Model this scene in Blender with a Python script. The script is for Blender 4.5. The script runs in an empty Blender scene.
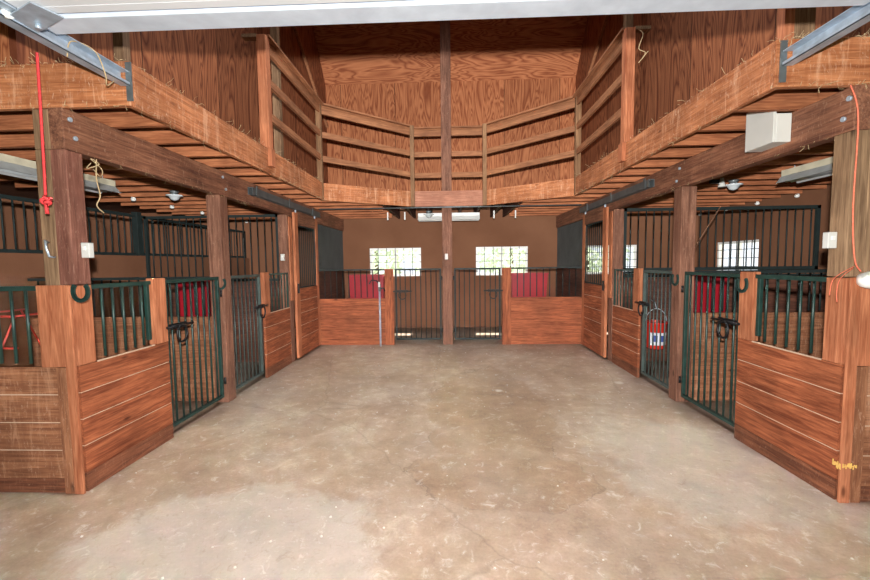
import bpy, bmesh, math, random
from mathutils import Vector, Matrix
random.seed(7)
C = bpy.context.scene.collection
scene = bpy.context.scene
D = math.radians

# ------------------------------------------------------------------ materials
def lin(c):
    return tuple((v/12.92 if v <= .04045 else ((v+.055)/1.055)**2.4) for v in [x/255 for x in c]) + (1,)

class NT:
    def __init__(s, name):
        m = bpy.data.materials.new(name); m.use_nodes = True
        s.m = m; s.t = m.node_tree; s.n = s.t.nodes; s.l = s.t.links
        s.b = s.n['Principled BSDF']
    def new(s, t, **k):
        n = s.n.new(t)
        for a, v in k.items():
            if a.startswith('i_'):
                n.inputs[a[2:].replace('_', ' ')].default_value = v
            else: setattr(n, a, v)
        return n
    def link(s, a, b): s.l.new(a, b)
    def math(s, op, a, b=None, c=None):
        n = s.n.new('ShaderNodeMath'); n.operation = op
        for i, v in enumerate((a, b, c)):
            if v is None: continue
            if isinstance(v, (int, float)): n.inputs[i].default_value = v
            else: s.l.new(v, n.inputs[i])
        return n.outputs[0]
    def ramp(s, fac, stops):
        n = s.n.new('ShaderNodeValToRGB'); e = n.color_ramp.elements
        while len(e) < len(stops): e.new(.5)
        for i, (p, c) in enumerate(stops):
            e[i].position = p; e[i].color = c if len(c) == 4 else c + (1,)
        s.l.new(fac, n.inputs[0]); return n.outputs[0]
    def mix(s, fac, a, b, mode='MIX'):
        n = s.n.new('ShaderNodeMix'); n.data_type = 'RGBA'; n.blend_type = mode
        for i, v in ((0, fac), (6, a), (7, b)):
            if isinstance(v, (int, float)): n.inputs[i].default_value = v
            elif isinstance(v, tuple): n.inputs[i].default_value = v
            else: s.l.new(v, n.inputs[i])
        return n.outputs[2]
    def noise(s, vec, scale, detail=4, rough=.55, dist=0):
        n = s.n.new('ShaderNodeTexNoise'); n.inputs['Scale'].default_value = scale
        n.inputs['Detail'].default_value = detail; n.inputs['Roughness'].default_value = rough
        n.inputs['Distortion'].default_value = dist
        if vec is not None: s.l.new(vec, n.inputs['Vector'])
        return n.outputs['Fac']
    def coords(s, rand=True):
        tc = s.n.new('ShaderNodeTexCoord'); v = tc.outputs['Object']
        if rand:
            oi = s.n.new('ShaderNodeObjectInfo'); sc = s.n.new('ShaderNodeVectorMath'); sc.operation = 'MULTIPLY_ADD'
            cx = s.n.new('ShaderNodeCombineXYZ')
            for i in range(3): s.l.new(oi.outputs['Random'], cx.inputs[i])
            s.l.new(cx.outputs[0], sc.inputs[0]); sc.inputs[1].default_value = (17, 31, 23); s.l.new(v, sc.inputs[2])
            v = sc.outputs[0]
        return v
    def mapping(s, v, scale):
        mp = s.n.new('ShaderNodeMapping'); mp.inputs['Scale'].default_value = scale
        s.l.new(v, mp.inputs['Vector']); return mp.outputs[0]
    def bump(s, h, strength, dist=.01):
        n = s.n.new('ShaderNodeBump'); n.inputs['Strength'].default_value = strength; n.inputs['Distance'].default_value = dist
        s.l.new(h, n.inputs['Height']); s.l.new(n.outputs[0], s.b.inputs['Normal'])

MATS = {}
def plain(name, col, rough=.5, metal=0, var=.15, scale=8):
    if name in MATS: return MATS[name]
    t = NT(name); c = lin(col)
    v = t.coords(); nz = t.noise(v, scale, 5)
    dk = tuple(x*(1-var) for x in c[:3]) + (1,); lt = tuple(min(1, x*(1+var)) for x in c[:3]) + (1,)
    t.link(t.ramp(nz, [(.3, dk), (.7, lt)]), t.b.inputs['Base Color'])
    t.b.inputs['Roughness'].default_value = rough; t.b.inputs['Metallic'].default_value = metal
    MATS[name] = t.m; return t.m

def wood(name, dark, light, axis, dust=0., knots=True, blotch=.35, rough=.75):
    key = name + axis
    if key in MATS: return MATS[key]
    t = NT(key); v = t.coords()
    sc = [11, 11, 11]; sc['xyz'.index(axis)] = .8
    mv = t.mapping(v, tuple(sc))
    g1 = t.noise(mv, 1.6, 7, .62, 1.4)
    sc2 = [38, 38, 38]; sc2['xyz'.index(axis)] = 1.6
    g2 = t.noise(t.mapping(v, tuple(sc2)), 2.0, 3, .6)
    col = t.ramp(g1, [(.3, lin(dark)), (.52, tuple((a+b)/2 for a, b in zip(lin(dark), lin(light)))), (.72, lin(light))])
    col = t.mix(t.ramp(g2, [(.46, (0,)*3), (.66, (.62,)*3)]), col, tuple(x*.8 for x in lin(dark)[:3]) + (1,))
    sc3 = [70, 70, 70]; sc3['xyz'.index(axis)] = 5
    g3 = t.noise(t.mapping(v, tuple(sc3)), 1.5, 2, .5)
    col = t.mix(t.ramp(g3, [(.5, (0,)*3), (.72, (.35,)*3)]), col, tuple(min(1, x*1.25) for x in lin(light)[:3]) + (1,))
    big = t.noise(v, 2.1, 3)
    col = t.mix(1.0, col, t.ramp(big, [(.3, (1-blotch,)*3), (.7, (1+blotch*.2,)*3)]), 'MULTIPLY')
    if knots:
        ks = [5, 5, 5]; ks['xyz'.index(axis)] = 1.7
        vo = t.new('ShaderNodeTexVoronoi'); vo.inputs['Scale'].default_value = 1.0
        t.link(t.mapping(v, tuple(ks)), vo.inputs['Vector'])
        k = t.ramp(vo.outputs['Distance'], [(.03, (.85,)*3), (.085, (0,)*3)])
        col = t.mix(k, col, tuple(x*.35 for x in lin(dark)[:3]) + (1,))
    if dust >= .4:
        dr = t.noise(t.mapping(v, (7, 7, .9)), 2.2, 6, .7, .6)
        col = t.mix(t.ramp(dr, [(.54, (0,)*3), (.66, (.5 if dust > .5 else .25,)*3)]), col, lin((226, 176, 140)))
        col = t.mix(t.ramp(dr, [(.36, (.55 if dust > .5 else .3,)*3), (.44, (0,)*3)]), col, lin(dark))
    if dust:
        d = t.noise(t.mapping(v, (9, 9, 3)), 3.0, 8, .75, 2.5)
        df = t.ramp(d, [(.56, (0,)*3), (.68, (dust,)*3)])
        col = t.mix(df, col, lin((214, 178, 150)))
    t.link(col, t.b.inputs['Base Color'])
    t.b.inputs['Roughness'].default_value = rough
    t.b.inputs['Specular IOR Level'].default_value = .25
    t.bump(t.math('ADD', g1, g2), .3)
    MATS[key] = t.m; return t.m

def plywood(name, uaxis, grain='z', sheet=1.22, dark=(134, 72, 44), light=(190, 122, 82)):
    """fir plywood with cathedral figure; uaxis is the horizontal axis of the wall"""
    t = NT(name); v = t.coords(False)
    sp = t.new('ShaderNodeSeparateXYZ'); t.link(v, sp.inputs[0])
    u = sp.outputs['xyz'.index(uaxis)]; z = sp.outputs[2]
    cell = t.math('FLOOR', t.math('DIVIDE', u, sheet))
    wn = t.new('ShaderNodeTexWhiteNoise', noise_dimensions='1D'); t.link(cell, wn.inputs['W'])
    cx = t.new('ShaderNodeCombineXYZ')
    if grain == 'z':
        t.link(t.math('MULTIPLY', u, 4.2), cx.inputs[0]); t.link(t.math('MULTIPLY', z, .5), cx.inputs[1])
    else:
        t.link(t.math('MULTIPLY', u, .6), cx.inputs[0]); t.link(t.math('MULTIPLY', z, 4.2), cx.inputs[1])
    t.link(t.math('MULTIPLY', wn.outputs['Value'], 40.0), cx.inputs[2])
    n = t.noise(cx.outputs[0], .9, 3, .5, .9)
    rings = t.math('PINGPONG', t.math('MULTIPLY', n, 15.0), .5)
    rings = t.math('MULTIPLY', rings, 2.0)
    fine = t.noise(t.mapping(v, (60, 60, 5) if grain == 'z' else (6, 6, 60)), 1.5, 3)
    f = t.math('ADD', t.math('MULTIPLY', rings, .8), t.math('MULTIPLY', fine, .3))
    col = t.ramp(f, [(.15, lin(dark)), (.5, tuple((a*.45+b*.55) for a, b in zip(lin(dark), lin(light)))), (.95, lin(light))])
    tone = t.math('MULTIPLY_ADD', wn.outputs['Value'], .25, .8)
    cc = t.new('ShaderNodeCombineXYZ'); [t.link(tone, cc.inputs[i]) for i in range(3)]
    col = t.mix(1.0, col, cc.outputs[0], 'MULTIPLY')
    seam = t.math('LESS_THAN', t.math('ABSOLUTE', t.math('SUBTRACT', t.math('FRACT', t.math('DIVIDE', u, sheet)), .5)), .496)
    col = t.mix(t.math('SUBTRACT', 1.0, seam), col, lin((40, 20, 14)))
    t.link(col, t.b.inputs['Base Color']); t.b.inputs['Roughness'].default_value = .7
    t.b.inputs['Specular IOR Level'].default_value = .2
    t.bump(rings, .12)
    return t.m

def concrete():
    t = NT('worn_concrete'); v = t.coords(False)
    n1 = t.noise(v, .9, 6, .6, .6); n2 = t.noise(v, 4.5, 8, .68, .4); n3 = t.noise(v, 60, 3, .6)
    base = t.ramp(n1, [(.28, lin((150, 128, 110))), (.5, lin((174, 152, 132))), (.72, lin((188, 173, 158)))])
    mott = t.ramp(n2, [(.34, (.78, .73, .68)), (.47, (.95, .91, .87)), (.55, (1.0, .97, .94)), (.66, (1.2, 1.2, 1.2))])
    col = t.mix(1.0, base, mott, 'MULTIPLY')
    col = t.mix(.35, col, t.mix(1.0, col, t.ramp(n3, [(.3, (.7,)*3), (.7, (1.2,)*3)]), 'MULTIPLY'))
    sp = t.new('ShaderNodeSeparateXYZ'); t.link(v, sp.inputs[0])
    edge = t.noise(v, 2.6, 8, .6)
    e2 = t.noise(v, 1.4, 4, .5)
    def blob(cx, cy, rx, ry, amp=.8):
        dx = t.math('DIVIDE', t.math('SUBTRACT', sp.outputs[0], cx), rx)
        dy = t.math('DIVIDE', t.math('SUBTRACT', sp.outputs[1], cy), ry)
        d = t.math('SQRT', t.math('ADD', t.math('MULTIPLY', dx, dx), t.math('MULTIPLY', dy, dy)))
        return t.math('ADD', d, t.math('MULTIPLY', t.math('SUBTRACT', edge, .5), amp))
    # old water stain: two lobes joined, with a dark tide line
    d = t.math('MINIMUM', blob(.35, 2.72, .68, .40), blob(.38, 4.1, .62, 1.5))
    inside = t.ramp(d, [(.93, (.55,)*3), (1.0, (.0,)*3)])
    col = t.mix(inside, col, t.mix(1.0, col, (.80, .70, .58, 1), 'MULTIPLY'))
    rim = t.ramp(d, [(.955, (0,)*3), (.985, (.55,)*3), (1.0, (0,)*3)])
    rim = t.math('MULTIPLY', rim, t.ramp(e2, [(.42, (0,)*3), (.6, (1,)*3)]))
    col = t.mix(rim, col, lin((105, 84, 66)))
    # pale chalky patch on the left
    p = blob(-1.2, 2.0, .85, .62, 1.1)
    col = t.mix(t.ramp(p, [(.85, (.42,)*3), (1.0, (0,)*3)]), col, lin((205, 198, 188)))
    p = blob(1.9, 2.9, .9, .9, 1.6)
    col = t.mix(t.ramp(p, [(.7, (.3,)*3), (1.1, (0,)*3)]), col, lin((198, 192, 182)))
    # white splashes
    vo = t.new('ShaderNodeTexVoronoi'); vo.inputs['Scale'].default_value = 1.25; vo.inputs['Randomness'].default_value = 1
    wv = t.new('ShaderNodeVectorMath', operation='MULTIPLY_ADD'); nn = t.new('ShaderNodeTexNoise'); nn.inputs['Scale'].default_value = 7
    t.link(v, nn.inputs['Vector']); t.link(nn.outputs['Color'], wv.inputs[0]); wv.inputs[1].default_value = (.12, .12, 0); t.link(v, wv.inputs[2])
    t.link(wv.outputs[0], vo.inputs['Vector'])
    col = t.mix(t.ramp(vo.outputs['Distance'], [(.05, (.7,)*3), (.085, (0,)*3)]), col, lin((222, 216, 206)))
    # greyer dirt toward the far gates: tracked dirt patches
    g = t.noise(v, .55, 5, .6)
    col = t.mix(t.ramp(g, [(.5, (0,)*3), (.75, (.5,)*3)]), col, lin((160, 150, 140)))
    s1 = t.noise(v, 11, 7, .75, .8); s2 = t.noise(v, 26, 6, .8)
    col = t.mix(t.ramp(s1, [(.56, (0,)*3), (.68, (.5,)*3)]), col, lin((226, 218, 206)))
    col = t.mix(t.ramp(s1, [(.32, (.4,)*3), (.44, (0,)*3)]), col, lin((140, 112, 92)))
    col = t.mix(t.ramp(s2, [(.60, (0,)*3), (.70, (.45,)*3)]), col, lin((120, 98, 82)))
    # fine cracks
    cr = t.new('ShaderNodeTexVoronoi', feature='DISTANCE_TO_EDGE'); cr.inputs['Scale'].default_value = .38
    t.link(wv.outputs[0], cr.inputs['Vector'])
    col = t.mix(t.ramp(cr.outputs['Distance'], [(.0, (.35,)*3), (.004, (0,)*3)]), col, lin((120, 102, 88)))
    t.link(col, t.b.inputs['Base Color'])
    t.link(t.ramp(n2, [(.3, (.55,)*3), (.7, (.8,)*3)]), t.b.inputs['Roughness'])
    t.b.inputs['Specular IOR Level'].default_value = .3
    t.bump(n2, .12, .01)
    return t.m

ORANGE = dict(dark=(150, 74, 40), light=(206, 120, 76))
def W(kind, axis):
    if kind == 'board': return wood('stained_board', (112, 54, 32), (190, 112, 74), axis)
    if kind == 'fascia': return wood('fascia_timber', (148, 84, 50), (216, 144, 98), axis, dust=.8)
    if kind == 'joist': return wood('joist_timber', (136, 76, 48), (206, 134, 92), axis, knots=False)
    if kind == 'bright': return wood('fresh_stained_board', (160, 88, 56), (214, 142, 102), axis)
    if kind == 'beam': return wood('beam_timber', (100, 60, 46), (170, 118, 90), axis, dust=.35)
    if kind == 'post': return wood('post_timber', (98, 62, 48), (158, 112, 90), axis, dust=.25)
    if kind == 'red': return wood('red_stained_timber', (112, 66, 54), (164, 112, 94), axis, dust=.3)
    if kind == 'grey': return wood('weathered_post', (112, 84, 62), (168, 136, 104), axis)
    if kind == 'faded': return wood('faded_board', (112, 66, 44), (172, 118, 84), axis, dust=.45)
    if kind == 'skirt': return wood('dirty_skirting', (92, 52, 36), (150, 94, 66), axis, dust=.2)
    if kind == 'rail': return wood('rail_timber', (132, 84, 58), (188, 130, 90), axis, knots=False)
    if kind == 'railpost': return wood('rail_post_timber', (118, 84, 60), (168, 128, 92), axis, knots=False)
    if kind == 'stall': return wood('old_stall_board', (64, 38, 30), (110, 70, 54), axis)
    if kind == 'pale': return wood('pink_beam', (150, 96, 76), (196, 140, 114), axis, dust=.2)
GREEN = plain('green_painted_steel', (32, 58, 52), .4, .0, .3, 14)
DUSTY = plain('dusty_green_steel', (66, 78, 74), .5, 0, .3, 14)
DKGREEN = plain('dark_green_steel', (22, 34, 33), .7, 0, .3, 10)
GALV = plain('galvanised_steel', (176, 190, 204), .35, .35, .25, 12)
GALVD = plain('dull_galvanised_steel', (120, 126, 128), .5, .6, .25, 12)
SLATE = plain('grey_track_steel', (92, 98, 100), .5, .3, .2, 9)
WHITEM = plain('white_enamel', (225, 225, 222), .45, 0, .05, 4)
GREYBOX = plain('pale_grey_plastic', (205, 205, 200), .5, 0, .06, 4)
BLACK = plain('black_steel', (24, 24, 26), .45, .2, .2, 9)
REDP = plain('red_plastic', (152, 22, 36), .4, 0, .12, 3)
REDR = plain('red_rope', (214, 60, 62), .8, 0, .2, 60)
ORT = plain('orange_twine', (232, 120, 92), .85, 0, .2, 60)
TWINE = plain('straw_twine', (196, 170, 130), .9, 0, .2, 50)
DOORW = plain('white_door_skin', (236, 238, 242), .5, 0, .03, 3)
STUCCO = None
def stucco():
    t = NT('brown_stucco'); v = t.coords(False)
    n = t.noise(v, 1.1, 5); f = t.noise(v, 40, 4)
    col = t.ramp(n, [(.3, lin((108, 72, 52))), (.7, lin((124, 86, 64)))])
    t.link(col, t.b.inputs['Base Color']); t.b.inputs['Roughness'].default_value = .9; t.b.inputs['Specular IOR Level'].default_value = .15
    t.bump(f, .3, .006); return t.m
STUCCO = stucco()
CONC = concrete()
PLYX = plywood('fir_plywood_back', 'x'); PLYY = plywood('fir_plywood_side_shaded', 'y', dark=(96, 50, 32), light=(154, 96, 64))  # side sheets: same plywood, shade of the upper side walls put into darker colours
PLYR = plywood('fir_plywood_roof', 'x', 'x', 7.3)
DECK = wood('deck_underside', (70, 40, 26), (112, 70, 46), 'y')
def glass():
    t = NT('window_glass'); t.n.remove(t.b)
    tr = t.new('ShaderNodeBsdfTransparent'); gl = t.new('ShaderNodeBsdfGlossy'); gl.inputs['Roughness'].default_value = .05
    mx = t.new('ShaderNodeMixShader'); mx.inputs[0].default_value = .05
    t.link(tr.outputs[0], mx.inputs[1]); t.link(gl.outputs[0], mx.inputs[2])
    t.link(mx.outputs[0], t.n['Material Output'].inputs['Surface']); return t.m
GLASS = glass()
LIGHTGAP = plain('dusty_board_edge', (206, 176, 150), .9)

# ------------------------------------------------------------------ mesh builder
class MB:
    def __init__(s): s.v = []; s.f = []; s.mi = []; s.sm = []
    def poly(s, vs, fs, mi=0, sm=False):
        o = len(s.v); s.v += [tuple(p) for p in vs]
        for f in fs: s.f.append([i+o for i in f]); s.mi.append(mi); s.sm.append(sm)
    def box(s, x0, x1, y0, y1, z0, z1, mi=0):
        x0, x1 = sorted((x0, x1)); y0, y1 = sorted((y0, y1)); z0, z1 = sorted((z0, z1))
        vs = [(x, y, z) for z in (z0, z1) for y in (y0, y1) for x in (x0, x1)]
        s.poly(vs, [(0, 2, 3, 1), (4, 5, 7, 6), (0, 1, 5, 4), (2, 6, 7, 3), (0, 4, 6, 2), (1, 3, 7, 5)], mi)
        return s
    def bar(s, a, b, w, h, mi=0, up=(0, 0, 1)):
        """rectangular bar from a to b, w sideways, h along up"""
        a = Vector(a); b = Vector(b); d = (b-a).normalized(); u = Vector(up)
        if abs(d.dot(u)) > .98: u = Vector((0, 1, 0))
        r = d.cross(u).normalized(); u = r.cross(d)
        vs = []
        for p in (a, b):
            for i, j in ((-1, -1), (1, -1), (1, 1), (-1, 1)): vs.append(p + r*w/2*i + u*h/2*j)
        s.poly(vs, [(3, 2, 1, 0), (4, 5, 6, 7), (0, 1, 5, 4), (1, 2, 6, 5), (2, 3, 7, 6), (3, 0, 4, 7)], mi); return s
    def tube(s, pts, r, n=8, mi=0, closed=False, radii=None):
        pts = [Vector(p) for p in pts]; rings = []; k = len(pts); base = len(s.v)
        u = None
        for i, p in enumerate(pts):
            if closed: d = pts[(i+1) % k] - pts[i-1]
            else: d = pts[min(i+1, k-1)] - pts[max(i-1, 0)]
            d.normalize()
            if u is None:
                u = Vector((0, 0, 1)) if abs(d.z) < .9 else Vector((1, 0, 0))
            u = (u - d*u.dot(d)).normalized(); w = d.cross(u)
            rr = radii[i] if radii else r
            for j in range(n):
                a = 2*math.pi*j/n; s.v.append(tuple(p + u*rr*math.cos(a) + w*rr*math.sin(a)))
        for i in range(k if closed else k-1):
            for j in range(n):
                a = base+i*n+j; b = base+i*n+(j+1) % n; c = base+((i+1) % k)*n+(j+1) % n; d = base+((i+1) % k)*n+j
                s.f.append([a, b, c, d]); s.mi.append(mi); s.sm.append(True)
        if not closed:
            s.f.append([base+j for j in reversed(range(n))]); s.mi.append(mi); s.sm.append(False)
            s.f.append([base+(k-1)*n+j for j in range(n)]); s.mi.append(mi); s.sm.append(False)
        return s
    def lathe(s, c, prof, n=16, mi=0, axis='z'):
        base = len(s.v)
        for r, h in prof:
            for j in range(n):
                a = 2*math.pi*j/n; p = (r*math.cos(a), r*math.sin(a), h)
                if axis == 'y': p = (p[0], p[2], p[1])
                if axis == 'x': p = (p[2], p[0], p[1])
                s.v.append((c[0]+p[0], c[1]+p[1], c[2]+p[2]))
        for i in range(len(prof)-1):
            for j in range(n):
                s.f.append([base+i*n+j, base+i*n+(j+1) % n, base+(i+1)*n+(j+1) % n, base+(i+1)*n+j]); s.mi.append(mi); s.sm.append(True)
        s.f.append([base+j for j in reversed(range(n))]); s.mi.append(mi); s.sm.append(False)
        s.f.append([base+(len(prof)-1)*n+j for j in range(n)]); s.mi.append(mi); s.sm.append(False)
        return s
    def prism(s, outline, z0, z1, mi=0):
        n = len(outline)
        vs = [(x, y, z0) for x, y in outline] + [(x, y, z1) for x, y in outline]
        fs = [tuple(reversed(range(n))), tuple(range(n, 2*n))] + [(i, (i+1) % n, (i+1) % n+n, i+n) for i in range(n)]
        s.poly(vs, fs, mi); return s
    def build(s, name, mats, parent=None, origin=None, rotz=0, bevel=0):
        if not isinstance(mats, (list, tuple)): mats = [mats]
        xs = [p[0] for p in s.v]; ys = [p[1] for p in s.v]; zs = [p[2] for p in s.v]
        if origin is None: origin = ((min(xs)+max(xs))/2, (min(ys)+max(ys))/2, min(zs))
        if parent is not None:
            M = WM[parent]; inv = M.inverted(); W_ = M
            vs = [inv @ Vector(p) for p in s.v]
        else:
            W_ = Matrix.Translation(origin) @ Matrix.Rotation(rotz, 4, 'Z'); inv = W_.inverted(); vs = [inv @ Vector(p) for p in s.v]
        me = bpy.data.meshes.new(name); me.from_pydata([tuple(p) for p in vs], [], s.f)
        for m in mats: me.materials.append(m)
        for p, mi, sm in zip(me.polygons, s.mi, s.sm): p.material_index = mi; p.use_smooth = sm
        bm = bmesh.new(); bm.from_mesh(me); bmesh.ops.recalc_face_normals(bm, faces=bm.faces); bm.to_mesh(me); bm.free()
        me.update(); o = bpy.data.objects.new(name, me); C.objects.link(o)
        if parent is not None: o.parent = parent
        else: o.location = origin; o.rotation_euler = (0, 0, rotz)
        WM[o] = W_
        if bevel:
            b = o.modifiers.new('bevel', 'BEVEL'); b.width = bevel; b.segments = 2; b.limit_method = 'ANGLE'
        return o
WM = {}
def thing(name, label, cat, loc, rotz=0, group=None):
    o = bpy.data.objects.new(name, None); C.objects.link(o); o.location = loc; o.rotation_euler = (0, 0, rotz)
    o.empty_display_size = .1
    WM[o] = Matrix.Translation(loc) @ Matrix.Rotation(rotz, 4, 'Z')
    return tag(o, label, cat, group)
def tag(o, label, cat, group=None, kind=None):
    o['label'] = label; o['category'] = cat
    if group: o['group'] = group
    if kind: o['kind'] = kind
    return o
def struct(o): o['kind'] = 'structure'; return o
def box(x0, x1, y0, y1, z0, z1): return MB().box(x0, x1, y0, y1, z0, z1)

SIDE = {-1: 'left', 1: 'right'}
XF = {-1: -2.44, 1: 2.37}          # inner faces of the stall fronts
def X(s, out): return XF[s] + s*out
def sbox(s, o0, o1, y0, y1, z0, z1): return box(X(s, o0), X(s, o1), y0, y1, z0, z1)
YB = 9.2; ZJ = 2.51; ZD = 2.74
XW = {-1: -4.70, 1: 5.5}           # outer walls of the wings
ORD = ['nearest', 'second', 'third', 'fourth', 'fifth', 'sixth', 'seventh', 'eighth', 'ninth', 'tenth', 'eleventh', 'twelfth',
       'thirteenth', 'fourteenth', 'fifteenth', 'sixteenth', 'seventeenth']

# ------------------------------------------------------------------ setting
struct(box(-8, 7, -1.7, 9.4, -.12, 0).build('floor', CONC, origin=(0, 0, 0)))
gr = plain('grass_ground', (120, 135, 80), .95, 0, .3, 3)
struct(box(-40, 40, -30, 45, -.3, -.13).build('ground_outside', gr, origin=(0, 0, 0)))

def wall(name, axis, c0, c1, u0, u1, z0, z1, holes, mat):
    """wall slab; axis = direction it runs; holes (u0,u1,z0,z1)"""
    m = MB()
    def b(a0, a1, h0, h1):
        if a1-a0 < 1e-4 or h1-h0 < 1e-4: return
        if axis == 'x': m.box(a0, a1, c0, c1, h0, h1)
        else: m.box(c0, c1, a0, a1, h0, h1)
    cur = u0
    for (a0, a1, h0, h1) in sorted(holes):
        b(cur, a0, z0, z1); b(a0, a1, z0, h0); b(a0, a1, h1, z1); cur = a1
    b(cur, u1, z0, z1)
    return struct(m.build(name, mat, origin=(0, 0, 0)))

WZ0, WZ1 = 1.20, 1.85
holes = [(-1.87, -.68, WZ0, WZ1), (.58, 1.76, WZ0, WZ1), (3.02, 4.2, WZ0, WZ1)]
wall('wall_back', 'x', YB, YB+.18, -7.9, 5.7, 0, ZD, holes, STUCCO)
wall('wall_right', 'y', 5.5, 5.68, -1.6, YB, 0, ZD, [(7.4, 8.58, WZ0, WZ1)], STUCCO)
wall('wall_left', 'y', -7.9, -7.7, -1.6, YB, 0, ZD, [], STUCCO)
wall('wall_front', 'x', -1.7, -1.55, -7.9, 5.7, 0, 6.6, [(-2.3, 2.25, 0.0, 2.75)], STUCCO)
# low inner wall of the left wing, grille stands on it
struct(box(-4.82, -4.70, 2.6, YB, 0, 1.66).build('wall_left_wing', STUCCO, origin=(0, 0, 0)))
# deck with the eight-sided opening
dk = MB()
FX = {-1: -1.99, 1: 1.91}; YC = 6.33; YCEN = 7.23; XCL, XCR = -.66, .61
dk.prism([(-7.9, -1.6), (-3.4, -1.6), (-3.4, 2.57), (-2.03, 2.57), (-2.03, YC+.02), (XCL-.02, YCEN+.04), (XCR+.02, YCEN+.04), (1.95, YC+.02), (1.95, 2.57),
          (3.4, 2.57), (3.4, -1.6), (5.7, -1.6), (5.7, YB), (-7.9, YB)], ZD, ZD+.025)
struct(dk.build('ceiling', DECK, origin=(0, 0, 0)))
# upper walls and roof of plywood
struct(box(-2.85, 2.85, YB, YB+.05, ZD+.025, 5.52).build('wall_upper_back', PLYX, origin=(0, 0, 0)))
m = MB(); m.poly([(-2.9, YB, 5.52), (2.9, YB, 5.52), (2.9, 8.25, 6.6), (-2.9, 8.25, 6.6), (-2.9, YB+.05, 5.52), (2.9, YB+.05, 5.52), (2.9, 8.3, 6.65), (-2.9, 8.3, 6.65)],
   [(0, 1, 2, 3), (4, 7, 6, 5), (0, 4, 5, 1), (1, 5, 6, 2), (2, 6, 7, 3), (3, 7, 4, 0)])
struct(m.build('ceiling_slope', PLYR, origin=(0, 0, 0)))
for s in (-1, 1):
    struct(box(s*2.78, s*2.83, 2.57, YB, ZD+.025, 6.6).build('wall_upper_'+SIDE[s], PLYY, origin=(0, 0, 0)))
    struct(box(s*2.83, s*3.45, 2.59, 2.64, ZD+.025, 6.6).build('wall_upper_return_'+SIDE[s], PLYX, origin=(0, 0, 0)))
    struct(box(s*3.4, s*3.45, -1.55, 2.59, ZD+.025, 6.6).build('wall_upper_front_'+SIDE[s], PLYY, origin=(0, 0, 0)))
struct(box(-3.6, 3.6, -1.7, 8.3, 6.6, 6.65).build('ceiling_upper', PLYR, origin=(0, 0, 0)))
# studs of the upper walls
def stud(name, lab, a, b, w=.09, h=.04, mat=None):
    o = MB().bar(a, b, w, h, up=(0, 1, 0)).build(name, mat or W('rail', 'z'), bevel=.004); return tag(o, lab, 'wall stud')
for s in (-1, 1):
    stud('wall_stud', 'thin slanting brace on the upper %s wall near the back corner' % SIDE[s], (s*2.75, 9.15, 4.58), (s*2.75, 6.3, 6.43), .05, .05)
    xa, xb = (-2.54, -2.46) if s < 0 else (2.38, 2.45)
    o = box(xa, xb, 3.05, 3.12, 2.766, 6.58).build('wall_stud', W('grey' if s < 0 else 'bright', 'z'), bevel=.004)
    tag(o, 'short unstained stud rising behind the %s front corner of the loft edge' % SIDE[s], 'wall stud')
    xa, xb = (-2.68, -2.545) if s < 0 else (2.455, 2.60)
    o = box(xa, xb, 3.06, 3.16, 2.766, 3.07 if s < 0 else 3.4).build('wood_block', W('fascia' if s < 0 else 'grey', 'z'), bevel=.004)
    tag(o, 'short wood block standing on the loft beside the %s front stud' % SIDE[s], 'wood block')

# ------------------------------------------------------------------ windows
def window(n, axis, c, u0, u1, face):
    """frame set into the wall; c = inner wall plane, face = +1 outward direction"""
    fr = MB(); y0 = c+face*.05; y1 = c+face*.11
    def b(m, a0, a1, z0, z1, d0=y0, d1=y1):
        if axis == 'x': m.box(a0, a1, d0, d1, z0, z1)
        else: m.box(d0, d1, a0, a1, z0, z1)
    t = .045; mid = (u0+u1)/2
    b(fr, u0, u1, WZ0, WZ0+t); b(fr, u0, u1, WZ1-t, WZ1); b(fr, u0, u0+t, WZ0+t, WZ1-t); b(fr, u1-t, u1, WZ0+t, WZ1-t); b(fr, mid-.025, mid+.025, WZ0+t, WZ1-t)
    root = fr.build('window_%d' % n, WHITEM); struct(root)
    g = MB(); b(g, u0+t, u1-t, WZ0+t, WZ1-t, c+face*.08, c+face*.084); g.build('window_pane', GLASS, root)
    gb = MB(); w = .012
    k = 6
    for i in range(1, k):
        u = u0+(u1-u0)*i/k
        b(gb, u-w/2, u+w/2, WZ0, WZ1, c+face*.02, c+face*.032)
    for i in range(1, 4):
        z = WZ0+(WZ1-WZ0)*i/4; b(gb, u0, u1, z-w/2, z+w/2, c+face*.034, c+face*.046)
    gb.build('window_guard', BLACK, root)
    sl = MB(); b(sl, u0, u1, WZ0-.001, WZ0+.012, c, c+face*.05); sl.build('window_sill', WHITEM, root)
window(1, 'x', YB, *holes[0][:2], 1); window(2, 'x', YB, *holes[1][:2], 1); window(3, 'x', YB, *holes[2][:2], 1)
window(4, 'y', 5.5, 7.4, 8.58, 1)

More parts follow.
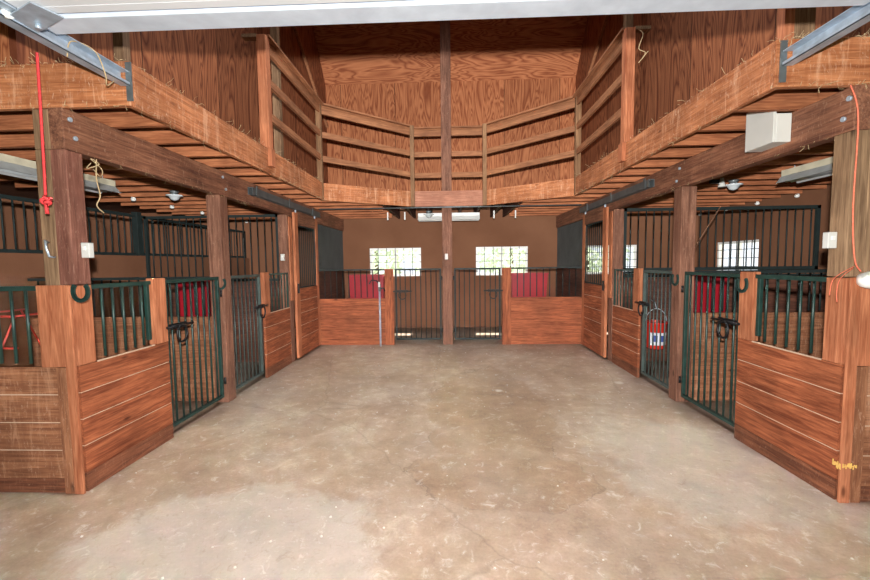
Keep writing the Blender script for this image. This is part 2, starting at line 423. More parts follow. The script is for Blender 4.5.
# ------------------------------------------------------------------ posts and headers
for s in (-1, 1):
    nm = SIDE[s]
    # front corner post, notched round the header end
    m = sbox(s, .101, .2, 2.5, 2.62, 0, 2.25); m.box(X(s, .095), X(s, .2), 2.5, 2.62, 2.25, 2.5)
    root = m.build('timber_post', W('grey', 'z'), bevel=.006)
    mi_ = sbox(s, .034, .1, 2.5, 2.62, 0, 1.385); mi_.box(X(s, .0), X(s, .1), 2.5, 2.62, 1.386, 2.249)
    mi_.build('inner_timber', W('red' if s < 0 else 'grey', 'z'), root, bevel=.004)
    tag(root, 'tall rough front corner post of the %s stalls holding the end of the beam' % nm, 'post')
    dy = .0 if s < 0 else .04
    o = sbox(s, .0, .15, 4.2+dy, 4.35+dy, 0, 2.25).build('timber_post', W('post', 'z'), bevel=.006)
    tag(o, 'brown square post standing between the two barred gates on the %s' % nm, 'post')
    r = sbox(s, .0, .15, 5.96, 6.10, 0, 2.25).build('timber_post', W('post', 'z'), bevel=.006)
    tag(r, 'brown square post on the %s beside the tall sliding door' % nm, 'post')
    sbox(s, -.022, -.002, 5.97, 6.06, .95, 2.22).build('trim_board', W('bright', 'z'), r, bevel=.003)
    # continuation above the loft
    o = box(s*2.47, s*2.57, 5.9, 6.0, 2.77, 6.55).build('timber_post', W('grey', 'z'), bevel=.005)
    tag(o, 'upper post rising behind the %s loft railing up to the roof' % nm, 'post')
    o = sbox(s, 0, .095, 2.5, 9.15, 2.25, 2.51)
    o.poly([], [])
    hd = o.build('header_beam', W('beam', 'y'), bevel=.006)
    tag(hd, 'long dark brown header beam running over the %s row of stall gates' % nm, 'beam')
    for y, z in ((2.53, 2.44), (2.56, 2.33), (4.25+dy, 2.44), (4.3+dy, 2.32)):
        MB().lathe((X(s, -.012 if s > 0 else -.012), y, z), [(.0, 0), (.013, 0), (.015, .006), (.015, .012)] if s < 0 else [(.015, 0), (.015, .012)], 10, axis='x').build('bolt_head', GALV, hd)
o = box(-.15, .03, 7.262, 7.43, 0, 6.58).build('timber_post', W('post', 'z'), bevel=.006)
tag(o, 'tall brown centre post standing between the two back gates', 'post')

# ------------------------------------------------------------------ loft edge boards
ZF0, ZF1 = 2.505, 2.775
def fascia(label, a, b, mat='fascia', z0=ZF0, z1=ZF1, t=.04):
    a = Vector((a[0], a[1], 0)); b = Vector((b[0], b[1], 0)); rz = math.atan2(b.y-a.y, b.x-a.x)
    m = MB().bar((a.x, a.y, (z0+z1)/2), (b.x, b.y, (z0+z1)/2), t, z1-z0)
    o = m.build('fascia_board', W(mat, 'x'), rotz=rz, bevel=.004); return tag(o, label, 'fascia board')
for s in (-1, 1):
    nm = SIDE[s]; x = FX[s]
    fascia('wide orange board closing the loft edge along the %s side' % nm, (x+s*.02, 2.54), (x+s*.02, YC))
    fascia('wide cobwebbed board across the %s front end of the loft, door track fixed to it' % nm, (x, 2.52), (x+s*1.4, 2.52))
    xc = XCL if s < 0 else XCR
    fascia('slanting orange board of the loft edge at the back %s corner' % nm, (x+s*.015, YC+.015), (xc, YCEN))
fascia('short pinkish board of the loft edge across the centre post', (XCL, YCEN), (XCR, YCEN), 'pale')

# ------------------------------------------------------------------ joists
def diag_x(s, y):     # x of the slanting board at depth y
    x0 = FX[s]; xc = XCL if s < 0 else XCR
    return x0 + (xc-x0)*(y-YC)/(YCEN-YC)
ys = [2.90+.406*i for i in range(16)]
for s in (-1, 1):
    for i, y in enumerate(ys):
        if y < YC-.03: xi = FX[s]+s*.045
        elif y < YCEN+.03: xi = diag_x(s, y)+s*.1
        else: xi = s*1.3
        o = box(s*5.48, xi, y-.02, y+.02, ZJ+.001, ZD-.001).build('ceiling_joist', W('joist', 'x'))
        tag(o, '%s loft joist from the front over the %s stalls' % (ORD[i].capitalize() if i else 'Front', SIDE[s]), 'joist',
            'joists over the %s stalls' % SIDE[s])
bx = [-1.16, -.80, -.42, .2, .55, .92, 1.2]
for i, x in enumerate(bx):
    if x < XCL: y0 = YC + (YCEN-YC)*(x-FX[-1])/(XCL-FX[-1]) + .07
    elif x > XCR: y0 = YC + (YCEN-YC)*(x-FX[1])/(XCR-FX[1]) + .07
    else: y0 = YCEN+.03
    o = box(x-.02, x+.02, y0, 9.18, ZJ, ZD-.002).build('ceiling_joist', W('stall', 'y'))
    tag(o, '%s from the left of the dark joists running to the back wall' % ['first', 'second', 'third', 'fourth', 'fifth', 'sixth', 'seventh'][i], 'joist', 'joists over the back stalls')
o = MB().tube([(-2.35, 7.2, 2.485), (2.3, 7.2, 2.485)], .011, 8).build('conduit_pipe', GALVD)
tag(o, 'thin grey pipe running across under the back edge of the loft', 'pipe')
for i, x in enumerate((-1.24, -.9, .86, 1.28)):
    o = box(x-.012, x+.012, 7.98, 8.0, 2.36, ZJ).build('hanging_strap', WHITEM)
    tag(o, 'small pale metal strap hanging from the back joists, %s from the left' % ['first', 'second', 'third', 'fourth'][i], 'strap', 'pale straps under the back joists')

# ------------------------------------------------------------------ loft railing
RZ = ((3.07, .09), (3.44, .09), (3.82, .13))       # centres and heights of the rails
def railing(label, a, b, posts, za, zb):
    a = Vector((a[0], a[1], 0)); b = Vector((b[0], b[1], 0)); d = (b-a).normalized(); rz = math.atan2(d.y, d.x)
    root = thing('loft_railing', label, 'railing', tuple((a+b)/2 + Vector((0, 0, 2.776))), rz)
    for z, h in RZ:
        MB().bar((a.x, a.y, z+za), (b.x, b.y, z+zb), .036, h).build('rail', W('rail', 'x'), root, bevel=.003)
    MB().bar((a.x, a.y, 3.90+za), (b.x, b.y, 3.90+zb), .13, .024).build('cap_rail', W('rail', 'x'), root, bevel=.003)
    for (x0, x1, y0, y1, z0, z1, mk) in posts:
        box(x0, x1, y0, y1, z0, z1).build('railing_post', W(mk, 'z'), root, bevel=.004)
    return root
DZ = .085
for s in (-1, 1):
    nm = SIDE[s]; x = FX[s]; yp = 4.45 if s < 0 else 4.56
    r = railing('loft railing along the %s side, starting at a thick square post' % nm, (x+s*.02, yp), (x+s*.02, YC-.02),
                [(x-s*.025, x+s*.075, yp-.06, yp+.04, 2.777, 3.97, 'bright'), (x-s*.045, x-s*.002, yp-.06, yp+.04, 2.58, 2.776, 'bright')], DZ, DZ)
    MB().box(x+s*.08, x+s*.24, yp-.05, yp+.03, 3.95, 3.985).build('cap_stub', W('grey', 'x'), r)
    xc = XCL if s < 0 else XCR
    railing('slanting loft railing at the back %s corner' % nm, (x+s*.02, YC+.02), (xc+s*.03, YCEN-.0),
            [(x-s*.005, x+s*.075, YC-.075, YC-.005, 2.52, 3.97, 'railpost')], DZ, 0)
rt = thing('loft_railing', 'short straight loft railing either side of the centre post', 'railing', (-.03, 7.3, 2.776))
for x0, x1 in ((XCL, -.152), (.032, XCR)):
    for z, h in RZ: box(x0, x1, 7.30, 7.336, z-h/2, z+h/2).build('rail', W('rail', 'x'), rt, bevel=.003)
    box(x0, x1, 7.262, 7.38, 3.885, 3.91).build('cap_rail', W('rail', 'x'), rt, bevel=.003)
for xc in (XCL, XCR): box(xc-.035, xc+.035, YCEN-.09, YCEN-.022, 2.50, 3.90).build('railing_post', W('railpost', 'z'), rt, bevel=.004)

# ------------------------------------------------------------------ barred units
def grille(root, to_w, u0, u1, z0, z1, n, name='bar_grille', t=.03, mat=GREEN, r=.009, rails='tbs', barname='bar'):
    """to_w(u, d, z) -> world point; frame is a part, every bar a sub-part"""
    f = MB()
    def b(a0, a1, h0, h1): 
        p = to_w(a0, -t/2, h0); q = to_w(a1, t/2, h1); f.box(p[0], q[0], p[1], q[1], p[2], q[2])
    if 't' in rails: b(u0, u1, z1-t, z1)
    if 'b' in rails: b(u0, u1, z0, z0+t)
    if 's' in rails: b(u0, u0+t, z0, z1); b(u1-t, u1, z0, z1)
    fr = f.build(name, mat, root)
    for i in range(n):
        u = u0 + (u1-u0)*(i+1)/(n+1)
        MB().tube([to_w(u, 0, z0+.5*t), to_w(u, 0, z1-.5*t)], r, 8).build(barname, mat, fr)
    return fr

def planks(root, to_w, u0, u1, z0, z1, n, mat, t=.03, name='plank_panel', gap=.0065, under=None):
    m = MB(); h = (z1-z0)/n
    def b(a0, a1, h0, h1, d0, d1, mi): 
        p = to_w(a0, d0, h0); q = to_w(a1, d1, h1); m.box(p[0], q[0], p[1], q[1], p[2], q[2], mi)
    for i in range(n): b(u0, u1, z0+i*h+(gap if i else 0), z0+(i+1)*h, 0, t, 0)
    b(u0+.003, u1-.003, z0+.002, z1-.002, .0025, t-.004, 1)
    return m.build(name, [mat, under or LIGHTGAP], root, bevel=.0)

def board(root, to_w, u0, u1, d0, d1, z0, z1, mat, name='board'):
    p = to_w(u0, d0, z0); q = to_w(u1, d1, z1)
    return box(p[0], q[0], p[1], q[1], p[2], q[2]).build(name, mat, root, bevel=.003)

def latch(root, to_w, u, z, du=1):
    """sliding bolt with a ring handle; on the aisle face (d negative)"""
    p = to_w(u-.10, -.045, z-.022); q = to_w(u+.10, -.015, z+.022)
    l = box(p[0], q[0], p[1], q[1], p[2], q[2]).build('latch', BLACK, root, bevel=.003)
    MB().tube([to_w(u-.17, -.05, z), to_w(u+.17, -.05, z)], .012, 8).build('latch_bolt', BLACK, l)
    pts = [to_w(u+.065*math.cos(2*math.pi*k/18), -.062, z-.07+.075*math.sin(2*math.pi*k/18)) for k in range(18)]
    MB().tube(pts, .010, 8, closed=True).build('latch_ring', BLACK, l)

def gate(label, loc, to_w, u0, u1, latch_u, hinge_u, n=8, mat=GREEN, br=.009):
    root = thing('stall_gate', label, 'gate', loc)
    z0, z1 = .07, 1.38; t = .032
    f = MB()
    def b(a0, a1, h0, h1):
        p = to_w(a0, 0, h0); q = to_w(a1, t, h1); f.box(p[0], q[0], p[1], q[1], p[2], q[2])
    b(u0, u1, z1-t, z1); b(u0, u1, z0, z0+t); b(u0, u0+t, z0+t, z1-t); b(u1-t, u1, z0+t, z1-t)
    fr = f.build('gate_frame', mat, root, bevel=.003)
    for i in range(n):
        u = u0 + (u1-u0)*(i+1)/(n+1)
        MB().tube([to_w(u, t/2, z0+t/2), to_w(u, t/2, z1-t/2)], br, 8).build('gate_bar', mat, root)
    latch(root, to_w, latch_u, .97)
    for z in (.25, 1.2):
        MB().tube([to_w(hinge_u, -.012, z-.035), to_w(hinge_u, -.012, z+.035)], .012, 8).build('hinge', BLACK, root)
    return root

def horseshoe(label, c, axis, s=1, R_=.055, rz=0):
    m = MB(); pts = []
    for k in range(15):
        a = D(-222 + 264*k/14)     # open at the top
        u = R_*math.cos(a)*(.95 if True else 1); z = R_*1.12*math.sin(a)
        pts.append((c[0], c[1]+u, c[2]+z) if axis == 'y' else (c[0]+u, c[1], c[2]+z))
    for p, q in zip(pts[:-1], pts[1:]):
        d = (Vector(q)-Vector(p)).normalized()*.003
        m.bar(tuple(Vector(p)-d), tuple(Vector(q)+d),   .024, .012, up=(1, 0, 0) if axis == 'y' else (0, 1, 0))
    o = m.build('horseshoe', plain('green_painted_iron', (38, 66, 60), .6, .2, .3, 20)); return tag(o, label, 'horseshoe')

for s in (-1, 1):
    nm = SIDE[s]; dy = 0 if s < 0 else .04
    def tw(u, d, z, s=s): return (X(s, d), u, z)             # u along the aisle, d outward
    def tf(u, d, z, s=s): return (X(s, u), 2.47+d, z)         # u outward, d away from camera
    # --- half wall by the front corner, aisle face
    yE = 3.32 if s < 0 else 3.37
    root = thing('stall_half_wall', 'low plank wall with green bars facing the aisle, front of the %s row' % nm, 'half wall', (X(s, .015), 2.93, 0))
    planks(root, tw, 2.49, yE, .13, .85, 4, W('board', 'y'))
    planks(root, tw, 2.49, yE, 0, .128, 1, W('skirt', 'y'), name='skirting_board')
    board(root, tw, 2.49, 2.62, 0.0, .03, .852, 1.38, W('bright', 'z'), 'corner_board')
    board(root, tw, yE-.15, yE, -.004, .05, .852, 1.40, W('bright', 'z'), 'end_board')
    grille(root, lambda u, d, z: tw(u, d+.02, z), 2.625, yE-.155, .855, 1.38, 5, rails='t')
    board(root, tw, yE-.195, yE-.165, .012, .04, .9, 1.35, GREEN, 'end_plate')
    board(root, tw, 2.625, yE-.155, -.003, .004, .846, .858, LIGHTGAP, 'ledge_strip')
    # --- front half wall facing the camera
    uend = abs(XW[s]-XF[s])-.02
    root = thing('stall_half_wall', 'low weathered plank wall with green bars facing the door, %s of the aisle' % nm, 'half wall', (X(s, 1.5), 2.48, 0))
    fm = W('faded', 'x')
    planks(root, tf, .05, uend, .10, .85, 4, fm, t=.022)
    planks(root, tf, .05, uend, 0, .098, 1, W('skirt', 'x'), t=.022, name='skirting_board')
    board(root, tf, -.004, .055, -.018, .0, 0, 1.385, W('bright', 'z'), 'corner_trim')
    board(root, tf, .057, .22, -.014, .0, .852, 1.385, W('bright', 'z'), 'corner_board')
    board(root, tf, .057, .125, -.014, .0, .0, .850, W('faded', 'z'), 'lower_corner_board')
    nb = int((uend-.22)/.105)
    grille(root, lambda u, d, z: tf(u, d+.02, z), .225, uend, .855, 1.38, nb, rails='t')
    # --- two gates
    gate('green barred gate nearest the door on the %s of the aisle' % nm, (X(s, 0), 3.78, 0), lambda u, d, z: tw(u, d+.03, z), yE+.03, 4.17+dy, yE+.14, 4.175+dy)
    gate('green barred gate beyond the square post on the %s of the aisle' % nm, (X(s, 0), 4.72, 0), lambda u, d, z: tw(u, d+.03, z), 4.38+dy, 5.10, 5.0, 4.37+dy, n=7, mat=DUSTY, br=.008)
    # --- second half wall
    root = thing('stall_half_wall', 'narrow low plank wall with bars between gate and sliding door on the %s' % nm, 'half wall', (X(s, .015), 5.52, 0))
    planks(root, tw, 5.13, 5.94, .13, .85, 4, W('board', 'y'))
    planks(root, tw, 5.13, 5.94, 0, .128, 1, W('skirt', 'y'), name='skirting_board')
    board(root, tw, 5.13, 5.27, -.008, .05, .852, 1.40, W('bright', 'z'), 'end_board')
    grille(root, lambda u, d, z: tw(u, d+.02, z), 5.275, 5.935, .855, 1.38, 5, rails='ts', t=.022)
    board(root, tw, 5.275, 5.935, -.003, .004, .846, .858, LIGHTGAP, 'ledge_strip')
    # --- tall sliding door hung on a track
    y0, y1 = 6.10, 7.16
    root = thing('sliding_stall_door', 'tall sliding door with planks below and bars above on the %s' % nm, 'stall door', (X(s, -.03), 6.62, 0))
    ts = lambda u, d, z: tw(u, d-.055, z)
    board(root, ts, y0, y0+.13, 0, .04, .03, 2.30, W('bright', 'z'), 'door_stile')
    board(root, ts, y1-.12, y1, 0, .04, .03, 2.30, W('bright', 'z'), 'door_stile')
    board(root, ts, y0+.13, y1-.12, 0, .04, 2.12, 2.30, W('beam', 'y'), 'top_rail')
    planks(root, ts, y0+.13, y1-.12, .13, 1.12, 5, W('board', 'y'), t=.03)
    board(root, ts, y0+.13, y1-.12, 0, .04, .03, .13, W('board', 'y'), 'bottom_rail')
    grille(root, lambda u, d, z: ts(u, d+.02, z), y0+.132, y1-.122, 1.122, 2.118, 8, mat=DKGREEN, t=.02)
    board(root, ts, y0+.03, y0+.07, -.02, 0, 1.05, 1.2, BLACK, 'pull_handle')
    for yy in (y0+.1, y1-.08):
        board(root, ts, yy-.015, yy+.015, .01, .03, 2.301, 2.345, GALV, 'roller_hanger')
    o = thing('sliding_door_track', 'grey steel track fixed to the %s header beam above the sliding door' % nm, 'door track', (X(s, -.03), 6.0, 2.36))
    m = MB(); a0, a1 = 4.80, 7.3
    m.box(X(s, -.068), X(s, -.004), a0, a1, 2.43, 2.437); m.box(X(s, -.068), X(s, -.062), a0, a1, 2.35, 2.43); m.box(X(s, -.010), X(s, -.004), a0, a1, 2.35, 2.43)
    m.box(X(s, -.062), X(s, -.05), a0, a1, 2.35, 2.356); m.box(X(s, -.022), X(s, -.010), a0, a1, 2.35, 2.356)
    m.build('track_channel', SLATE, o)
    for yy in (4.9, 5.9, 6.9):
        box(X(s, -.076), X(s, -.069), yy-.02, yy+.02, 2.34, 2.46).build('track_bracket', SLATE, o)
    # --- lower partition behind the square post
    ue = abs(XW[s]-XF[s])-.01
    def tp(u, d, z, s=s, dy=dy): return (X(s, u), 4.25+dy+d, z)
    root = thing('stall_partition', 'low cross wall with dark bars between the first two %s stalls' % nm, 'stall partition', (X(s, 1.3), 4.27, 0))
    planks(root, tp, .16, ue, 0, .94, 5, W('faded', 'x'), t=.035, under=W('faded', 'x'))
    grille(root, lambda u, d, z: tp(u, d+.018, z), .16, ue, .942, 1.38, int((ue-.16)/.11), mat=DKGREEN, rails='t')
    # --- tall grille partition in line with the sliding door post
    def tq(u, d, z, s=s): return (X(s, u), 6.0+d, z)
    root = thing('stall_partition', 'tall cross wall of dark bars over planks beyond the second %s stall' % nm, 'stall partition', (X(s, 1.3), 6.0, 0))
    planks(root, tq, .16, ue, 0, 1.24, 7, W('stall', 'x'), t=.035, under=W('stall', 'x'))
    ug = ue if s < 0 else 2.93
    grille(root, lambda u, d, z: tq(u, d+.018, z), .16, ue, 1.25, 2.26 if s < 0 else 1.34, int((ue-.16)/.115), mat=DKGREEN, t=.04 if s < 0 else .03)
    if s > 0:
        grille(root, lambda u, d, z: tq(u, d+.018, z), .16, ug, 1.345, 2.26, int((ug-.16)/.112), mat=DKGREEN, t=.045, name='upper_grille')
    # --- dark panels either side of the back stalls
    def td(u, d, z, s=s): return (X(s, d+.02), u, z)
    root = thing('stall_partition', 'dark sheeted side wall of the back %s stall under the header beam' % nm, 'stall partition', (X(s, .04), 8.2, 0))
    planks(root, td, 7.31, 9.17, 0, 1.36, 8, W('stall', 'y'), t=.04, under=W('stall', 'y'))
    m = MB()
    yy = 7.31
    while yy < 9.15:
        m.box(X(s, .025), X(s, .05), yy, yy+.022, 1.365, 2.245); m.box(X(s, .035), X(s, .05), yy+.022, min(yy+.045, 9.17), 1.365, 2.245); yy += .045
    m.build('ribbed_panel', plain('slate_sheet', (46, 48, 47), .6, .1, .4, 3), root)

# left wing outer grille
def tl(u, d, z): return (-4.76+d, u, z)
root = thing('wall_grille', 'long dark barred grille on top of the outer wall of the left stalls', 'grille', (-4.76, 5.9, 1.66))
grille(root, tl, 2.62, 9.15, 1.662, 2.28, 56, mat=DKGREEN, t=.04)
board(root, tl, 5.9, 5.99, -.04, .05, 1.662, 2.32, DKGREEN, 'steel_post')

# ------------------------------------------------------------------ back stalls
def tb(u, d, z): return (u, 7.26+d, z)
for s, (a, b, p0, p1) in {-1: (-2.43, -1.045, -1.205, -1.045), 1: (.925, 2.36, .925, 1.085)}.items():
    nm = SIDE[s]
    root = thing('stall_half_wall', 'low orange plank wall with bars across the back, %s of the gates' % nm, 'half wall', ((a+b)/2, 7.27, 0))
    planks(root, tb, a, b, 0, .86, 5, W('board', 'x'), t=.03, under=W('board', 'x'), gap=.003)
    board(root, tb, p0, p1, -.025, -.001, 0, 1.40, W('board', 'z'), 'gate_post_board')
    g0, g1 = (a, p0) if s < 0 else (p1, b)
    grille(root, lambda u, d, z: tb(u, d+.015, z), g0, g1, .862, 1.40, 10, mat=DKGREEN, t=.028, rails='t')
gate('dark barred back gate left of the centre post', (-.6, 7.27, 0), lambda u, d, z: tb(u, d, z+.02), -1.02, -.175, -.88, -.165, n=8, mat=DKGREEN)
gate('dark barred back gate right of the centre post', (.5, 7.27, 0), lambda u, d, z: tb(u, d, z+.02), .06, .90, .76, .05, n=8, mat=DKGREEN)

# feed tubs
def tub(label, c, w, d, h):
    x, y, z = c
    root = thing('feed_tub', label, 'feed tub', (x, y, z))
    m = MB(); tp = .035; i = .012
    o = [(-w/2+tp, -d/2+tp), (w/2-tp, -d/2+tp), (w/2-tp, d/2), (-w/2+tp, d/2)]; t = [(-w/2, -d/2), (w/2, -d/2), (w/2, d/2), (-w/2, d/2)]
    ti = [(-w/2+i, -d/2+i), (w/2-i, -d/2+i), (w/2-i, d/2-i), (-w/2+i, d/2-i)]; bi = [(-w/2+tp+i, -d/2+tp+i), (w/2-tp-i, -d/2+tp+i), (w/2-tp-i, d/2-i), (-w/2+tp+i, d/2-i)]
    vs = [(x+a, y+b, z) for a, b in o] + [(x+a, y+b, z+h) for a, b in t] + [(x+a, y+b, z+h) for a, b in ti] + [(x+a, y+b, z+.02) for a, b in bi]
    fs = [(0, 1, 2, 3)] + [(k, (k+1) % 4, (k+1) % 4+4, k+4) for k in range(4)] + [(k+4, (k+1) % 4+4, (k+1) % 4+8, k+8) for k in range(4)] + [(k+8, (k+1) % 4+8, (k+1) % 4+12, k+12) for k in range(4)] + [(12, 13, 14, 15)]
    m.poly(vs, fs); m.build('tub_body', REDP, root, bevel=.006)
    r = MB(); zz = z+h
    for a, b in zip(t, t[1:]+t[:1]): r.bar((x+a[0], y+a[1], zz), (x+b[0], y+b[1], zz), .03, .022)
    r.build('tub_rim', REDP, root, bevel=.003)
tub('red feed tub on the back wall below the left window', (-1.88, 8.98, .62), .80, .34, .62)
tub('red feed tub on the back wall below the right window', (1.72, 8.98, .62), .80, .34, .62)
tub('red feed tub hanging in the second stall on the left', (-3.78, 5.84, .66), .5, .3, .60)
tub('red feed tub hanging in the second stall on the right', (3.62, 5.84, .72), .5, .3, .60)

# red bucket with printed label
root = thing('feed_bucket', 'red bucket with blue and white label seen through the second right gate', 'bucket', (2.93, 5.80, .24))
MB().lathe((2.93, 5.80, .24), [(.108, 0), (.118, .02), (.14, .36), (.152, .365), (.152, .39), (.138, .39), (.134, .365), (.10, .03)], 24).build('bucket_body', plain('bright_red_plastic', (214, 48, 32), .4, 0, .08, 3), root)
m = MB(); rr = lambda z: .118+.022*(z-.02)/.34+.002
for i in range(8):
    for (z0, z1, mi) in ((.06, .11, 0), (.11, .2, 1), (.2, .24, 0)):
        a0 = D(-150+15*i); a1 = D(-150+15*(i+1)); 
        k = mi if mi == 0 else (1 if i % 3 else 0)
        m.poly([(2.93+rr(z)*math.cos(a), 5.80+rr(z)*math.sin(a), .24+z) for a, z in ((a0, z0), (a1, z0), (a1, z1), (a0, z1))], [(0, 1, 2, 3)], k)
m.build('bucket_label', [plain('label_white', (220, 222, 228), .5), plain('label_blue', (60, 80, 150), .5)], root)
MB().tube([(2.93+.15*math.cos(a), 5.80, .61+.2*math.sin(a)) for a in [math.pi*k/12 for k in range(13)]], .004, 6).build('bucket_handle', GALV, root)
MB().tube([(2.93, 5.80, .815), (2.93, 5.85, .90), (2.93, 5.975, .92)], .005, 6).build('hanging_hook', GALV, root)

# red saddle rack in the left stall
root = thing('saddle_rack', 'red tube folding rack behind the bars of the left front stall', 'rack', (-4.0, 3.5, 0))
for dy_ in (0, .5):
    MB().tube([(-4.32, 3.3+dy_, .02), (-3.78, 3.3+dy_, 1.08)], .008, 8).build('leg', plain('red_tube_steel', (206, 66, 54), .4), root)
    MB().tube([(-3.78, 3.33+dy_, .02), (-4.32, 3.33+dy_, 1.08)], .008, 8).build('leg', MATS['red_tube_steel'], root)
for x in (-4.32, -3.78):
    MB().tube([(x, 3.25, 1.08), (x, 3.9, 1.08)], .009, 8).build('top_rail', MATS['red_tube_steel'], root)
MB().tube([(-4.32, 3.33, .80), (-3.78, 3.3, .80)], .010, 8).build('cross_rail', MATS['red_tube_steel'], root)
MB().tube([(-4.32, 3.3, 1.08), (-3.78, 3.3, 1.08)], .010, 8).build('cross_rail', MATS['red_tube_steel'], root)

# horseshoes
horseshoe('horseshoe on the front corner of the left half wall', (-2.345, 2.438, 1.345), 'x', R_=.052)
horseshoe('horseshoe on the board between gate and bars of the right front half wall', (2.356, 3.33, 1.30), 'y')
horseshoe('horseshoe on the left square post between the gates', (-2.47, 4.192, 1.31), 'x')
horseshoe('horseshoe on the right square post beside the second gate', (2.362, 4.31, 1.30), 'y')

# ------------------------------------------------------------------ lamps and boxes
def strip_light(label, c, L, axis, tubes=True):
    x, y, z = c; root = thing('fluorescent_light', label, 'light fixture', (x, y, z))
    def seg(prof, name, mat, l0=-L/2, l1=L/2):
        n = len(prof); vs = []
        for l in (l0, l1):
            for a, h in prof: vs.append((x+a, y+l, z+h) if axis == 'y' else (x+l, y+a, z+h))
        m = MB(); m.poly(vs, [tuple(range(n)), tuple(reversed(range(n, 2*n)))] + [(k, (k+1) % n, (k+1) % n+n, k+n) for k in range(n)])
        return m.build(name, mat, root, bevel=.003)
    seg([(-.06, .075), (.06, .075), (.06, .14), (-.06, .14)], 'housing', WHITEM if axis == 'x' else plain('aged_cream_enamel', (196, 188, 165), .5))
    seg([(-.06, .0745), (.06, .0745), (.12, -.002), (.115, -.002), (.056, .07), (-.056, .07), (-.115, -.002), (-.12, -.002)], 'reflector', plain('grey_reflector', (185, 188, 188), .4, .2) if axis == 'y' else WHITEM)
    for q in (-.03, .03):
        p = [(x+q, y-L/2+.03, z+.02), (x+q, y+L/2-.03, z+.02)] if axis == 'y' else [(x-L/2+.03, y+q, z+.02), (x+L/2-.03, y+q, z+.02)]
        MB().tube(p, .016, 10).build('lamp_tube', plain('unlit_lamp_tube', (170, 176, 180), .3) if axis == 'y' else WHITEM, root)
    for q in (-L/2+.1, L/2-.1):
        p = (x, y+q) if axis == 'y' else (x+q, y)
        MB().tube([(p[0], p[1], z+.14), (p[0], p[1], ZJ-.001)], .004, 6).build('hanger_wire', GALV, root)
strip_light('grey fluorescent light hanging over the left front stall', (-3.85, 3.84, 2.33), 1.25, 'y')
strip_light('grey fluorescent light hanging over the right front stall', (3.72, 4.02, 2.33), 1.25, 'y')
strip_light('white fluorescent light behind the centre post', (-.03, 8.2, 2.36), 1.24, 'x')
def jar_light(label, c):
    x, y, z = c; root = thing('jar_light', label, 'light fixture', (x, y, z))
    MB().lathe(c, [(.055, 0), (.055, -.02), (.04, -.03), (.04, -.045)], 16).build('light_base', GALVD, root)
    MB().lathe((x, y, z-.045), [(.035, 0), (.10, -.012), (.105, -.022), (.07, -.03), (.045, -.07), (.01, -.085)], 18).build('glass_shade', plain('milky_glass', (214, 222, 226), .15, 0, .03), root)
jar_light('small round glass ceiling light over the left stalls', (-3.72, ys[6], ZJ))
jar_light('small round glass ceiling light over the right stalls', (3.62, ys[6], ZJ))
jar_light('small round glass light above the back fluorescent light', (-.42, 7.9, ZJ))
root = thing('flood_light', 'small pair of spot lamps under the right stall joists', 'light fixture', (3.36, 5.3, 2.46))
MB().box(3.31, 3.42, 5.27, 5.33, 2.465, ZJ).build('lamp_base', BLACK, root)
MB().lathe((3.42, 5.25, 2.44), [(.02, .08), (.025, .03), (.045, -.02), (.045, -.03)], 14).build('lamp_head', GREYBOX, root)
# row of insulators along the outer walls
for s, xx, lab in ((1, 5.42, 'right'), (-1, -4.62, 'left')):
    yy0 = [ys[k] for k in (5, 7, 9, 11, 13, 15)]
    for i, y in enumerate(yy0):
        o = MB().lathe((xx, y, ZJ-.05), [(.01, .05), (.025, .045), (.034, .02), (.03, 0), (.012, -.01)], 12).build('insulator_knob', WHITEM)
        tag(o, '%s pale insulator knob from the front under the %s stall joists' % (['first', 'second', 'third', 'fourth', 'fifth', 'sixth'][i], lab), 'insulator', 'insulator knobs in the %s stalls' % lab)

root = thing('junction_box', 'large pale grey electrical box fixed to the right header beam', 'electrical box', (2.31, 3.1, 2.31))
box(2.265, 2.368, 2.935, 3.20, 2.31, 2.505).build('box_body', GREYBOX, root, bevel=.004)
# lid rises in front of the joist ends
box(2.245, 2.2645, 2.935, 3.20, 2.31, 2.60).build('box_lid', GREYBOX, root, bevel=.003)
box(2.238, 2.245, 3.09, 3.12, 2.585, 2.60).build('box_clip', BLACK, root)
def switch(label, c, axis):
    x, y, z = c; root = thing('switch_box', label, 'switch box', (x, y, z))
    if axis == 'x': box(x-.027, x+.027, y-.02, y+.02, z, z+.10).build('switch_cover', GREYBOX, root, bevel=.004); box(x-.008, x+.008, y-.028, y-.02, z+.05, z+.075).build('switch_lever', WHITEM, root)
    else: box(x-.02, x+.02, y-.032, y+.032, z, z+.115).build('switch_cover', GREYBOX, root, bevel=.004)
switch('pale switch box on the inner side of the left front post', (-2.407, 2.575, 1.56), 'x')
switch('pale switch box on the inner side of the right front post', (2.337, 2.575, 1.56), 'x')
switch('small white outlet box on the centre post', (-.075, 7.24, 1.56), 'x')
switch('small white switch box on the left post before the sliding door', (-2.52, 5.938, 1.56), 'x')

# hydrant in front of the back left wall
root = thing('water_hydrant', 'galvanised standpipe with handle in front of the back left half wall', 'hydrant', (-1.28, 7.12, 0))
MB().tube([(-1.28, 7.12, 0), (-1.28, 7.12, 1.05)], .017, 12).build('standpipe', GALV, root)
MB().tube([(-1.28, 7.12, 1.0), (-1.28, 7.12, 1.13)], .026, 12).build('hydrant_head', plain('cast_grey', (120, 122, 124), .5, .4), root)
MB().tube([(-1.28, 7.12, 1.12), (-1.33, 7.12, 1.19), (-1.42, 7.12, 1.2), (-1.47, 7.12, 1.13)], .011, 8).build('pump_handle', BLACK, root)
MB().tube([(-1.27, 7.12, 1.05), (-1.20, 7.10, 1.06), (-1.18, 7.09, 1.0)], .013, 8).build('spout', BLACK, root)
box(-1.295, -1.262, 7.085, 7.092, 1.08, 1.17).build('white_tag', WHITEM, root)

